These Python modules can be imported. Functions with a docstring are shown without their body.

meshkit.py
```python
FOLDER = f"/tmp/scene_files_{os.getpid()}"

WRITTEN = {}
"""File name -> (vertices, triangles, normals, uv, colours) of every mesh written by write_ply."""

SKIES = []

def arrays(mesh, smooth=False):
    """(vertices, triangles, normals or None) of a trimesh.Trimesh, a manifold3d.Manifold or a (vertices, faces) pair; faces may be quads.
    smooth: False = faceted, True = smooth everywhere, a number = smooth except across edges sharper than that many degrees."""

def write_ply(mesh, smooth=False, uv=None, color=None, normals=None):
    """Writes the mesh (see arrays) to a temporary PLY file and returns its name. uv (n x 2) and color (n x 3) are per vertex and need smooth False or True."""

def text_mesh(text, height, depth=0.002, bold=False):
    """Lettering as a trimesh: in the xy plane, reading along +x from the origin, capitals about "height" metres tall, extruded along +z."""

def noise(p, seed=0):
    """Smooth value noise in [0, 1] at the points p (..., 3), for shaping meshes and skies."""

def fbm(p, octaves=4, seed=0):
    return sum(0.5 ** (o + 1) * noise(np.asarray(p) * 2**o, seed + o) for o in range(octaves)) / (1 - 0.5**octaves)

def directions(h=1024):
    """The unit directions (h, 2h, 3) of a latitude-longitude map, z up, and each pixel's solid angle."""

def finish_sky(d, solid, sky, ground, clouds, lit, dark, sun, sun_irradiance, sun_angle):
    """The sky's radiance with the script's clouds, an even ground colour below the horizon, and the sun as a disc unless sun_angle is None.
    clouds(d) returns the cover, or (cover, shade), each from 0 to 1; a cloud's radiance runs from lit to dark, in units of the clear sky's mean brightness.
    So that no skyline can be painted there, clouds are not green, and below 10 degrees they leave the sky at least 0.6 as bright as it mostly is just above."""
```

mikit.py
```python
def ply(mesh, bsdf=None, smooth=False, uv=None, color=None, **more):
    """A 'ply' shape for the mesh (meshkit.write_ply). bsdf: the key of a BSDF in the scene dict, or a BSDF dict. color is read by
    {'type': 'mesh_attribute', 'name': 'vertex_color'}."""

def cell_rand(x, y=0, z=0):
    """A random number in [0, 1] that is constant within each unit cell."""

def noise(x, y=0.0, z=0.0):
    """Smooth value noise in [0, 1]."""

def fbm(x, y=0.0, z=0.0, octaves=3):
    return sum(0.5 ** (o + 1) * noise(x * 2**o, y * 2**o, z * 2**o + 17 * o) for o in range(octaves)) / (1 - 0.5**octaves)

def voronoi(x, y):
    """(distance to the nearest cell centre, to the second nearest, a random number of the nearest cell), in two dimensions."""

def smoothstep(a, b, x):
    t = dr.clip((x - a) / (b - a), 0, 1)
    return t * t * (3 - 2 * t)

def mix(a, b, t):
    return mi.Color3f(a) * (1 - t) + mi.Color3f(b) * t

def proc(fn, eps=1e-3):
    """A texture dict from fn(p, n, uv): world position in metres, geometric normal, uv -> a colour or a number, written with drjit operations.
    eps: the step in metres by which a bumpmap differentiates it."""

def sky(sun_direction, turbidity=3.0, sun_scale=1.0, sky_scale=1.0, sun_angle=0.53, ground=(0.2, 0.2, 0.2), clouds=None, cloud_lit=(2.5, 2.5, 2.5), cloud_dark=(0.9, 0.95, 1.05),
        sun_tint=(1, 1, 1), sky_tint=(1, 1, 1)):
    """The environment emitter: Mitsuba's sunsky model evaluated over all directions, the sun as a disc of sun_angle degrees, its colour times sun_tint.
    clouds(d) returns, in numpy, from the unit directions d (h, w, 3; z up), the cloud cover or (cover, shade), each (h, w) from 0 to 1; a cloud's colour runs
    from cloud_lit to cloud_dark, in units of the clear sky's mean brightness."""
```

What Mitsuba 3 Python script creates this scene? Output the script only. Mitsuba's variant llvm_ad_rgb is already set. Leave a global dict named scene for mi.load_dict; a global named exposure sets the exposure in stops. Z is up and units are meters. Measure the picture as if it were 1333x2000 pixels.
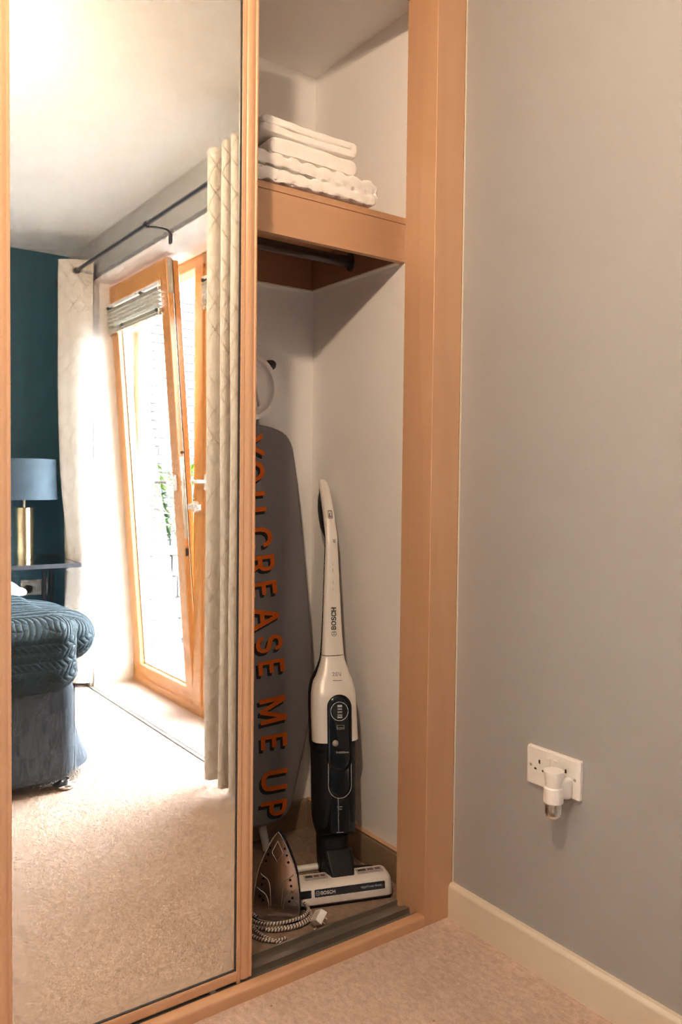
import math, random
import numpy as np
import trimesh, manifold3d, mikit, meshkit
import mitsuba as mi
import drjit as dr
from shapely.geometry import Polygon, LineString, Point, box as sbox
from mikit import noise, fbm, smoothstep, mix, cell_rand, voronoi

random.seed(7); np.random.seed(7)
T = mi.ScalarTransform4f
scene, labels = {'type': 'scene'}, {}

# ------------------------------------------------------------------ camera, sky, exposure
CAM = np.array([-1.40064, -1.44571, 1.08752]); YAW, PITCH, ROLL, FPX = 0.623344, -0.034984, 0.0114355, 1566.14
fw = np.array([math.sin(YAW)*math.cos(PITCH), math.cos(YAW)*math.cos(PITCH), math.sin(PITCH)])
rt = np.array([math.cos(YAW), -math.sin(YAW), 0.0]); up0 = np.cross(rt, fw)
upv = -rt*math.sin(ROLL) + up0*math.cos(ROLL)
scene['camera'] = {'type': 'perspective', 'fov_axis': 'x', 'fov': math.degrees(2*math.atan(666.5/FPX)), 'near_clip': 0.02,
                   'to_world': T().look_at(origin=CAM.tolist(), target=(CAM+fw).tolist(), up=upv.tolist())}
exposure = 0.0
SKY = 270.0
def clouds(d):
    n = meshkit.fbm(d*np.array([3.0, 3.0, 6.0]), 4, 3)
    return np.clip(0.75 + 0.8*(n-0.4), 0, 1), np.clip(0.5*(n-0.4), 0, 0.4)
scene['sky'] = mikit.sky((0.75, -0.15, 0.65), turbidity=4.0, sun_scale=0.0, sky_scale=SKY, ground=(0.35, 0.34, 0.32), clouds=clouds,
                         cloud_lit=(1.40, 1.51, 1.66), cloud_dark=(.95, 1.02, 1.14), sky_tint=(.97, .99, 1.0))
LAMP_POS, LAMP_R, LAMP_RGB = (-1.258, -0.862, 2.195), 0.034, (1540.0, 1130.0, 775.0)

# ------------------------------------------------------------------ helpers
def add(key, mesh, mat, smooth=False, **kw):
    """One entry of the scene; a taken key gets the next three-digit number."""
    k, n = key, 0
    while k in scene: n += 1; k = f'{key}_{n:03d}'
    scene[k] = mikit.ply(mesh, mat, smooth, **kw) if not isinstance(mesh, dict) else mesh
    return k
def tag(key, label, category=None, group=None, kind=None):
    d = labels.setdefault(key, {}); d['label'] = label
    if category: d['category'] = category
    if group: d['group'] = group
    if kind: d['kind'] = kind
    return key
def struct(key, mesh, mat, label, smooth=False):
    k = add(key, mesh, mat, smooth); labels[k] = {'label': label, 'category': key.split('_')[0], 'kind': 'structure'}; return k
def box(x0, x1, y0, y1, z0, z1, r=0.0):
    x0, x1 = min(x0, x1), max(x0, x1); y0, y1 = min(y0, y1), max(y0, y1); z0, z1 = min(z0, z1), max(z0, z1)
    if r <= 0:
        return trimesh.creation.box(bounds=[[x0, y0, z0], [x1, y1, z1]])
    r = min(r, .49*(x1-x0), .49*(y1-y0), .49*(z1-z0)); P = []
    for sx in (0, 1):
        for sy in (0, 1):
            for sz in (0, 1):
                c = [(x0, x1)[sx], (y0, y1)[sy], (z0, z1)[sz]]; d = [(1, -1)[sx]*r, (1, -1)[sy]*r, (1, -1)[sz]*r]
                for a in range(3):
                    q = [c[i]+(d[i] if i != a else 0) for i in range(3)]; P.append(q)
                P.append([c[i]+d[i]*0.42 for i in range(3)])
    return trimesh.convex.convex_hull(np.array(P))
def cat(*m): return trimesh.util.concatenate([x for x in m])
def frame(mesh, o, u, v, w):
    """Local axes x,y,z -> u,v,w at origin o."""
    M = np.eye(4); M[:3, 0], M[:3, 1], M[:3, 2], M[:3, 3] = u, v, w, o
    m = mesh.copy(); m.vertices = m.vertices @ M[:3, :3].T + M[:3, 3]
    if np.linalg.det(M[:3, :3]) < 0: m.invert()
    return m
def prism(poly, h):
    g = getattr(poly, 'geoms', [poly])
    return cat(*[trimesh.creation.extrude_polygon(q, h, engine='earcut') for q in g])
def prism_x(pts, x0, x1):   # profile given as (y, z)
    return frame(prism(Polygon(pts), x1-x0), [x0, 0, 0], [0, 1, 0], [0, 0, 1], [1, 0, 0])
def prism_z(pts, z0, z1):   # profile given as (x, y)
    return frame(prism(Polygon(pts), z1-z0), [0, 0, z0], [1, 0, 0], [0, 1, 0], [0, 0, 1])
def prism_y(pts, y0, y1):   # profile given as (x, z)
    return frame(prism(Polygon(pts), y1-y0), [0, y0, 0], [1, 0, 0], [0, 0, 1], [0, 1, 0])
def lathe(prof, n=48, o=(0, 0, 0), axis=None):
    m = trimesh.creation.revolve(np.array(prof, float), sections=n)
    if axis is not None:
        w = np.array(axis, float); w /= np.linalg.norm(w); u = np.cross(w, [0, 0, 1.0] if abs(w[2]) < .9 else [1.0, 0, 0]); u /= np.linalg.norm(u)
        return frame(m, o, u, np.cross(w, u), w)
    m.apply_translation(o); return m
def tube(P, r, sides=10, cap=True, uvs=False):
    P = np.asarray(P, float); n = len(P)
    t = np.gradient(P, axis=0); t /= np.linalg.norm(t, axis=1, keepdims=True)+1e-12
    a = np.zeros_like(P); ref = np.array([0, 0, 1.0]) if abs(t[0, 2]) < .9 else np.array([1.0, 0, 0])
    for i in range(n):
        ref = ref - t[i]*(ref@t[i]); ref /= np.linalg.norm(ref); a[i] = ref
    b = np.cross(t, a); k = sides+1 if uvs else sides; ang = np.arange(k)*2*np.pi/sides
    R = np.broadcast_to(r, (n,))[:, None, None]
    V = P[:, None] + R*(np.cos(ang)[None, :, None]*a[:, None] + np.sin(ang)[None, :, None]*b[:, None])
    F = []
    for i in range(n-1):
        for j in range(sides):
            j2 = j+1 if uvs else (j+1) % sides
            F += [[i*k+j, i*k+j2, (i+1)*k+j2], [i*k+j, (i+1)*k+j2, (i+1)*k+j]]
    V = V.reshape(-1, 3)
    if uvs:
        s = np.concatenate([[0], np.cumsum(np.linalg.norm(np.diff(P, axis=0), axis=1))])
        UV = np.stack([np.repeat(s, k), np.tile(np.arange(k)/sides, n)], -1)
        return trimesh.Trimesh(V, F, process=False), UV
    if cap:
        c0, c1 = len(V), len(V)+1; V = np.vstack([V, P[:1], P[-1:]])
        for j in range(sides):
            F += [[c0, (j+1) % sides, j], [c1, (n-1)*k+j, (n-1)*k+(j+1) % sides]]
    return trimesh.Trimesh(V, F, process=False)
def spline(P, n=60):
    from scipy.interpolate import CubicSpline
    P = np.asarray(P, float); s = np.concatenate([[0], np.cumsum(np.linalg.norm(np.diff(P, axis=0), axis=1))])
    return CubicSpline(s, P)(np.linspace(0, s[-1], n))
def loft(C, U, N, A, B, e=2.4, seg=40, lo=0.0, hi=2*np.pi):
    """Superellipse rings: centres C, axes U (half-width A), N (half-depth B)."""
    th = np.linspace(0, 2*np.pi, seg, endpoint=False); c, s = np.cos(th), np.sin(th)
    X, Y = np.sign(c)*np.abs(c)**(2/e), np.sign(s)*np.abs(s)**(2/e)
    C, U, N = (np.asarray(q, float) for q in (C, U, N)); n = len(C)
    U, N = np.broadcast_to(U, C.shape), np.broadcast_to(N, C.shape)
    V = C[:, None]+np.asarray(A)[:, None, None]*X[None, :, None]*U[:, None]+np.asarray(B)[:, None, None]*Y[None, :, None]*N[:, None]
    V = V.reshape(-1, 3); F = []
    for i in range(n-1):
        for j in range(seg):
            j2 = (j+1) % seg; F += [[i*seg+j, i*seg+j2, (i+1)*seg+j2], [i*seg+j, (i+1)*seg+j2, (i+1)*seg+j]]
    V = np.vstack([V, C[:1], C[-1:]]); c0, c1 = len(V)-2, len(V)-1
    for j in range(seg):
        F += [[c0, (j+1) % seg, j], [c1, (n-1)*seg+j, (n-1)*seg+(j+1) % seg]]
    m = trimesh.Trimesh(V, F, process=False); m.fix_normals(); return m
def man(m): return manifold3d.Manifold(manifold3d.Mesh(np.asarray(m.vertices, np.float32), np.asarray(m.faces, np.uint32)))
def unman(M):
    q = M.to_mesh(); return trimesh.Trimesh(q.vert_properties[:, :3], q.tri_verts, process=True)
def hull_spheres(pts, rad, seg=20):
    return manifold3d.Manifold.batch_hull([manifold3d.Manifold.sphere(r, seg).translate(list(map(float, p))) for p, r in zip(pts, rad)])
def soft(M, edge, it=12, amp=0.0, freq=20.0, seed=0):
    m = unman(M.refine_to_length(edge)); trimesh.smoothing.filter_taubin(m, iterations=it)
    if amp: m.vertices = m.vertices + m.vertex_normals*(amp*(meshkit.fbm(m.vertices*freq, 3, seed)-.5))[:, None]
    return m
MIR = 0.036                              # the mirror's plane; what it shows stands at the mirrored depth
def Y(yv): return 2*MIR - yv
def fl(m):                               # a mesh built at mirrored depth -> its real place in the room
    m = m.copy(); m.vertices[:, 1] = 2*MIR - m.vertices[:, 1]; m.invert(); return m
def word(text, h, o, u, v, w, depth=.0006, bold=False):
    m = meshkit.text_mesh(text, h, depth, bold); b = m.bounds
    m.apply_translation([-(b[0, 0]+b[1, 0])/2, -(b[0, 1]+b[1, 1])/2, 0]); return frame(m, o, u, v, w)
def unit(v): v = np.array(v, float); return v/np.linalg.norm(v)
def rrect(w, h, r): return sbox(-w/2+r, -h/2+r, w/2-r, h/2-r).buffer(r, quad_segs=6)

# ------------------------------------------------------------------ materials
def P(key, color, rough=.5, spec=.5, metal=0.0, **kw):
    c = color if isinstance(color, dict) else {'type': 'rgb', 'value': list(color)}
    scene[key] = {'type': 'twosided', 'b': {'type': 'principled', 'base_color': c, 'roughness': rough, 'specular': spec, 'metallic': metal, **kw}}
def bump(key, fn, scale, eps=1e-3):
    inner = scene[key]['b']; scene[key] = {'type': 'twosided', 'b': {'type': 'bumpmap', 'arbitrary': mikit.proc(fn, eps), 'scale': scale, 'b': inner}}
def paint(c, a=.02, s=3.0):
    lo, hi = [float(q*(1-a)) for q in c], [float(min(q*(1+a), 1)) for q in c]
    return mikit.proc(lambda p, n, uv: mix(lo, hi, fbm(p.x*s, p.y*s, p.z*s)))
def marks(p, n, uv):   # right-hand wall: paint with a few scuffs near the socket
    base = mix([.305, .302, .294], [.320, .316, .307], fbm(p.x*3, p.y*3, p.z*3))
    def arc(y0, z0, R, a0, wd):
        d = dr.abs(dr.sqrt(dr.square(p.y-y0)+dr.square(p.z-z0))-R); return (1-smoothstep(0, wd, d))*(1-smoothstep(a0*.7, a0, dr.abs(p.y-y0)))*dr.select(p.z < z0, 1.0, 0.0)
    m = arc(-.50, .38, .06, .03, .003)*.35
    for yy, zz, r in ((-.425, .345, .004), (-.30, .27, .003), (-.28, .33, .002), (-.06, .53, .002), (-.47, .60, .002)):
        m = dr.maximum(m, .45*(1-smoothstep(0, r, dr.sqrt(dr.square(p.y-yy)+dr.square(p.z-zz)))))
    return mix(base, [.33, .28, .25], m)
P('wall_paint', mikit.proc(marks), .5, .35)
P('white_paint', paint((.86, .85, .84)), .6, .3)
P('ceiling_paint', paint((.84, .83, .81)), .8, .2)
P('teal_paint', paint((.024, .072, .098), .12, 5), .5, .4)
P('cream_gloss', paint((.66, .58, .46), .02, 6), .35, .5)
def carpet_c(p, n, uv):
    a = fbm(p.x*9, p.y*9, 0, 3); b = noise(p.x*160, p.y*90, 3); c = noise(p.x*420, p.y*420, 9)
    col = mix([.32, .222, .170], [.68, .515, .415], .24*a+.28*b+.24*c+.24*noise(p.x*800, p.y*800, 2))
    d = voronoi(p.x*4.2+.3, p.y*4.2+.6)[0]
    return mix(col, [.17, .12, .09], .8*(1-smoothstep(.007, .013, d))*dr.select(voronoi(p.x*4.2+.3, p.y*4.2+.6)[2] > .82, 1.0, 0.0))
P('carpet', mikit.proc(carpet_c), .95, .1, sheen=.3)
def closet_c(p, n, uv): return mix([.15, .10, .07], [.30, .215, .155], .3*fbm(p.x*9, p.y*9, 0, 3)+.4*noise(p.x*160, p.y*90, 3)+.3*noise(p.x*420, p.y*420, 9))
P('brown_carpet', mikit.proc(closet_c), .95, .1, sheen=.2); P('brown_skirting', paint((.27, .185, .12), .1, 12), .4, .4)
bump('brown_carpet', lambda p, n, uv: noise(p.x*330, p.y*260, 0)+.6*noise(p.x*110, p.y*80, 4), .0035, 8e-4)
bump('carpet', lambda p, n, uv: noise(p.x*330, p.y*260, 0)+.6*noise(p.x*110, p.y*80, 4), .0035, 8e-4)
def wood(c0, c1, axis, fine=1.0):
    def f(p, n, uv):
        q = {'x': (p.x*1.1, p.y*22, p.z*22), 'y': (p.x*22, p.y*1.1, p.z*22), 'z': (p.x*22, p.y*22, p.z*1.1)}[axis]
        w = fbm(q[0]*.55, q[1]*.55, q[2]*.55, 3); r = fbm(q[0]*2.2*fine, q[1]*5*fine, q[2]*5*fine, 2)
        rings = .5+.5*dr.sin(26*w+3*r)
        return mix(list(c0), list(c1), dr.clip(.65*w+.15*rings+.25*r, 0, 1))
    return mikit.proc(f)
BE0, BE1 = (.455, .245, .128), (.555, .330, .192)
P('beech_z', wood(BE0, BE1, 'z'), .38, .45)
P('beech_x', wood(BE0, BE1, 'x'), .38, .45)
P('beech_y', wood(BE0, BE1, 'y'), .38, .45)
P('batten_x', wood((.21, .105, .058), (.26, .14, .08), 'x'), .45, .4)
P('batten_y', wood((.21, .105, .058), (.26, .14, .08), 'y'), .45, .4)
P('pine_z', wood((.47, .185, .045), (.62, .285, .090), 'z'), .33, .5)
P('pine_y', wood((.47, .185, .045), (.62, .285, .090), 'y'), .33, .5)
scene['mirror_glass'] = {'type': 'conductor', 'material': 'none', 'specular_reflectance': {'type': 'rgb', 'value': [.86, .89, .87]}}
scene['clear_glass'] = {'type': 'dielectric', 'int_ior': 1.5, 'ext_ior': 1.0}
scene['smoked_glass'] = {'type': 'thindielectric', 'int_ior': 1.6, 'ext_ior': 1.0, 'specular_transmittance': {'type': 'rgb', 'value': [.82, .86, .86]}}
scene['pane_glass'] = {'type': 'thindielectric', 'int_ior': 1.5, 'ext_ior': 1.0}
scene['black'] = None; del scene['black']
P('track_metal', (.24, .21, .18), .35, .5, .7)
P('dark_rubber', (.012, .012, .012), .6, .3)
P('black_plastic', (.005, .0051, .0056), .45, .16)
P('gloss_black', (.004, .0045, .0052), .10, .16, clearcoat=.12, clearcoat_gloss=.95)
P('black_metal', (.03, .03, .035), .35, .6, .4)
P('dark_chrome', (.07, .058, .053), .25, .5, .8)
P('chrome', (.75, .75, .74), .12, .5, 1.0)
P('steel', (.60, .56, .54), .17, .5, 1.0)
P('rest_white', (.90, .90, .90), .35, .5)
P('glint_steel', (.80, .77, .74), .30, .5, 1.0)  # lighter steel for lines where soleplate edges catch the light
P('brass', (.66, .52, .30), .27, .5, 1.0)
P('white_plastic', (.78, .76, .73), .3, .5)
P('warm_white_plastic', (.76, .72, .67), .28, .5)
P('grey_plastic', (.30, .29, .28), .35, .5)
P('hole', (.02, .015, .012), .7, .2)
P('silver_print', (.55, .56, .58), .3, .5, .3)
P('dark_print', (.03, .03, .03), .5, .3)
P('orange_print', (.62, .125, .012), .7, .2)
P('black_print', (.010, .010, .012), .75, .2)
P('grey_print', (.33, .30, .28), .5, .3)
def terry(p, n, uv): return noise(p.x*420, p.y*420, p.z*420)+.5*noise(p.x*150, p.y*150, p.z*150)
P('terry', paint((.90, .88, .85), .03, 30), .95, .1, sheen=.5); bump('terry', terry, .0013, 8e-4)
P('white_linen', (.86, .86, .86), .9, .2)
def boardcloth(p, n, uv): return fbm(p.x*14+p.z*6, p.y*3, p.z*5-p.x*8, 3)
P('board_cloth', paint((.155, .145, .145), .06, 60), .75, .25); bump('board_cloth', boardcloth, .010, 2e-3)
def curtain_c(c, l):
    """Woven cloth with a thin outline pattern of linked hexagons; uv in metres across and up the cloth."""
    def f(p, n, uv):
        a = uv.x/.066; b = uv.y/.046
        row = dr.floor(b); odd = row-2*dr.floor(row/2)
        fx, fy = (a+.5*odd)-dr.floor(a+.5*odd), b-row
        d = dr.minimum(dr.minimum(dr.abs(fx-.5*fy), dr.abs(fx-(1-.5*fy))), dr.minimum(dr.abs(fx-1-.5*fy)*9, dr.abs(fx+.5*fy)*9))
        keep = cell_rand(dr.floor(a*.5+.25*row), row, 2) > .28
        ln = (1-smoothstep(.020, .052, d))*dr.select(keep, 1.0, .12)
        return mix(mix([float(q*.97) for q in c], list(c), noise(uv.x*700, uv.y*260)), list(l), .75*ln)
    return mikit.proc(f)
P('curtain_cloth', curtain_c((.58, .53, .47), (.25, .20, .15)), .8, .2, sheen=.3)
P('blind_cloth', (.66, .66, .62), .8, .2)
P('blind_rail', (.50, .50, .42), .35, .5, .6)
def chenille(p, n, uv): return mix([.012, .017, .023], [.085, .098, .115], noise(p.x*190, p.y*190, p.z*16)*.6+.4*noise(p.x*520, p.y*520, p.z*60))
P('chenille', mikit.proc(chenille), .85, .2, sheen=.4)
def chevron(p, n, uv):
    t = (-p.y-p.z)/.030; row = dr.floor(t); f = t-row; s = dr.select(row-2*dr.floor(row/2) > .5, 1.0, -1.0)
    al = dr.select(dr.abs(n.x) > .72, p.y, p.x)/.021
    q = al+s*(f-.5)*1.1; q = q-dr.floor(q)
    return dr.sqrt(dr.sin(math.pi*f)*.999+1e-3)*dr.sqrt(dr.sin(math.pi*q)*.999+1e-3)
P('quilt_velvet', (.013, .026, .033), .6, .25, sheen=.42, sheen_tint=.5); bump('quilt_velvet', chevron, .0055, 1e-3)
P('shade_velvet', paint((.040, .060, .075), .25, 18), .6, .25, sheen=.5, sheen_tint=.5)
def braid(p, n, uv):
    s = dr.sin(uv.x*900+uv.y*2*math.pi)*dr.sin(uv.x*900-uv.y*2*math.pi)
    return mix([.10, .085, .08], [.66, .58, .52], smoothstep(-.25, .25, dr.sin(uv.x*820+uv.y*2*math.pi)+.3*s))
P('braided_cord', mikit.proc(braid), .8, .2)
P('brick_white', paint((.19, .175, .16), .15, 9), .85, .2)
P('mortar', (.11, .105, .10), .9, .1)
P('stone_pale', paint((.20, .19, .175), .18, 7), .85, .2)
P('leaf_lit', (.055, .10, .004), .5, .15)  # leaf colour with light painted in
P('leaf_shaded', (.006, .034, .007), .5, .15)  # leaf colour with shade painted in
P('fence_grey', (.09, .095, .085), .8, .2)
P('soil', (.05, .035, .025), .95, .1)

# ------------------------------------------------------------------ the room shell
ZC = 2.342; XL = -2.75; YB = Y(3.146); YW = .661      # ceiling, left wall, far teal wall, wardrobe back wall
OY0, OY1, OZ = Y(2.735), Y(1.08), 2.13                # window opening in the right-hand wall
WT = .30                                              # wall thickness at the window
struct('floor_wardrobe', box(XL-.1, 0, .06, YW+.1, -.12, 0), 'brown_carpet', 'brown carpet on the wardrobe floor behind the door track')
struct('floor', cat(box(XL-.1, 0, YB-.1, .06, -.12, 0), box(0, WT+.04, OY0, OY1, -.12, 0)), 'carpet', 'beige cut pile carpet over the bedroom floor')
struct('ceiling', box(XL-.1, .0, YB-.1, YW+.1, ZC, ZC+.12), 'ceiling_paint', 'white painted ceiling over bedroom and wardrobe')
struct('wall_wardrobe_side', box(0, WT, .1, YW+.1, -.12, ZC+.12), 'white_paint', 'white painted side wall inside the wardrobe behind the vacuum cleaner')
struct('wall_right', cat(box(0, WT, OY1, .1, -.12, ZC+.12), box(0, WT, YB-.1, OY0, -.12, ZC+.12), box(0, WT, OY0, OY1, OZ, ZC+.12)), 'wall_paint',
       'pale greige painted wall at the right, carrying the socket and the window')
struct('wall_back', box(XL-.1, 0, YB-.1, YB, 0, ZC), 'teal_paint', 'dark teal painted wall behind the bed')
struct('wall_left', box(XL-.1, XL, YB, YW, 0, ZC), 'white_paint', 'pale painted wall at the far left of the bedroom')
struct('wall_wardrobe', box(XL, 0, YW, YW+.1, 0, ZC), 'white_paint', 'white painted back wall inside the wardrobe')
WX0 = -1.70
struct('wall_front', box(XL, WX0-.094, 0, YW, 0, ZC), 'white_paint', 'pale wall beside the wardrobe opening')
def skirting(key, pts, d, label, mat='cream_gloss'):
    """Skirting with a rounded top; pts: two floor points, d: unit direction into the room."""
    a, b = np.array(pts[0], float), np.array(pts[1], float); L = np.linalg.norm(b-a); h, t = .0875, .016
    prof = [(0, 0), (t, 0), (t, h-.012), (t-.002, h-.006), (t-.006, h-.001), (t-.009, h), (0, h)]
    m = prism(Polygon(prof), L); m = frame(m, [a[0], a[1], 0], [d[0], d[1], 0], [0, 0, 1], [(b-a)[0]/L, (b-a)[1]/L, 0]); m.fix_normals()
    k = add(key, m, mat, 25); labels[k] = {'label': label, 'category': 'baseboard', 'kind': 'structure'}
skirting('baseboard_right', [(0, OY1+.0), (0, -.0005)], (-1, 0), 'cream gloss skirting along the foot of the right-hand wall')
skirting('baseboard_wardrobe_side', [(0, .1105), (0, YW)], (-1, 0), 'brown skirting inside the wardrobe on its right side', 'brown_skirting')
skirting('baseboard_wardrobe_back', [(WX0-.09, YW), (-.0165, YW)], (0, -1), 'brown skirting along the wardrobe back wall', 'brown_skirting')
skirting('baseboard_back', [(XL, YB), (-.0165, YB)], (0, 1), 'cream skirting at the foot of the teal wall')
skirting('baseboard_corner', [(0, YB), (0, OY0)], (-1, 0), 'cream skirting between the teal wall and the window recess')
skirting('baseboard_recess', [(.0, OY0), (.219, OY0)], (0, 1), 'white skirting on the far side of the window recess')
k = add('trim_001', box(-.006, .30, OY0-.0, OY1, .0002, .006, .002), 'carpet'); labels[k] = {'label': 'carpeted sill strip in the window recess', 'category': 'trim', 'kind': 'structure'}
P('edge_strip', (.20, .20, .17), .6, .2)
k = add('trim_002', box(-.024, -.006, OY0, OY1, .0001, .004, .001), 'edge_strip'); labels[k] = {'label': 'thin pale edge strip where the carpet meets the window recess', 'category': 'trim', 'kind': 'structure'}
k = add('trim_003', prism_z([(-.003, -.0025), (.0, -.0025), (.0, .0), (-.003, 0)], .088, ZC), 'cream_gloss'); labels[k] = {'label': 'thin bead of pale sealant between wardrobe jamb and wall', 'category': 'trim', 'kind': 'structure'}

k = add('trim_004', box(-.0155, -.001, .1115, YW-.017, .0876, .0892), 'beech_y'); labels[k] = {'label': 'pale strip added for the lit top edge of the brown skirting beside the vacuum cleaner', 'category': 'trim', 'kind': 'structure'}  # added strip: light caught on the skirting top, done as pale colour
for i, (g, w) in enumerate(((box(.0005, .221, OY0+.0001, OY0+.004, .089, OZ-.0045), 'far side of'), (box(.0005, .221, OY0+.0045, OY1-.0045, OZ-.004, OZ-.0001), 'underside of'), (box(.0005, .221, OY1-.004, OY1-.0001, .007, OZ-.0045), 'near side of'))):
    k = add('trim_%03d' % (i+5), g, 'white_paint'); labels[k] = {'label': 'white painted lining on the %s the window recess' % w, 'category': 'trim', 'kind': 'structure'}
# ------------------------------------------------------------------ wardrobe front: jamb, threshold, header, track
t = 'wardrobe_surround'
add(t+'__jamb', box(-.094, -.0032, .0, .11, 0, ZC, .0012), 'beech_z')
add(t+'__jamb', box(WX0-.094, WX0, 0, .11, 0, ZC, .0012), 'beech_z')
add(t+'__header', box(WX0, -.094, 0, .11, 2.282, ZC, .0012), 'beech_x')
add(t+'__threshold', prism_x([(.0, 0), (.0, .019), (.002, .0235), (.006, .0258), (.010, .0265), (.024, .0265), (.024, 0)], WX0, -.094), 'beech_x', 30)
tag(t, 'fixed beech wardrobe surround with wide jamb beside the wall and low threshold', 'wardrobe')
tr = [(.0242, 0), (.0242, .0245), (.030, .0245), (.030, .010), (.0335, .010), (.0335, .016), (.036, .016), (.036, .010), (.056, .010), (.056, .0245), (.062, .0245), (.064, .021), (.078, .021), (.078, .010),
      (.081, .010), (.081, .016), (.0835, .016), (.0835, .010), (.104, .010), (.104, .023), (.110, .023), (.110, 0)]
k = add('sliding_door_track', prism_x(tr, WX0, -.0945), 'track_metal'); tag(k, 'dark aluminium two groove track for the sliding doors behind the beech threshold', 'track')

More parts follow.
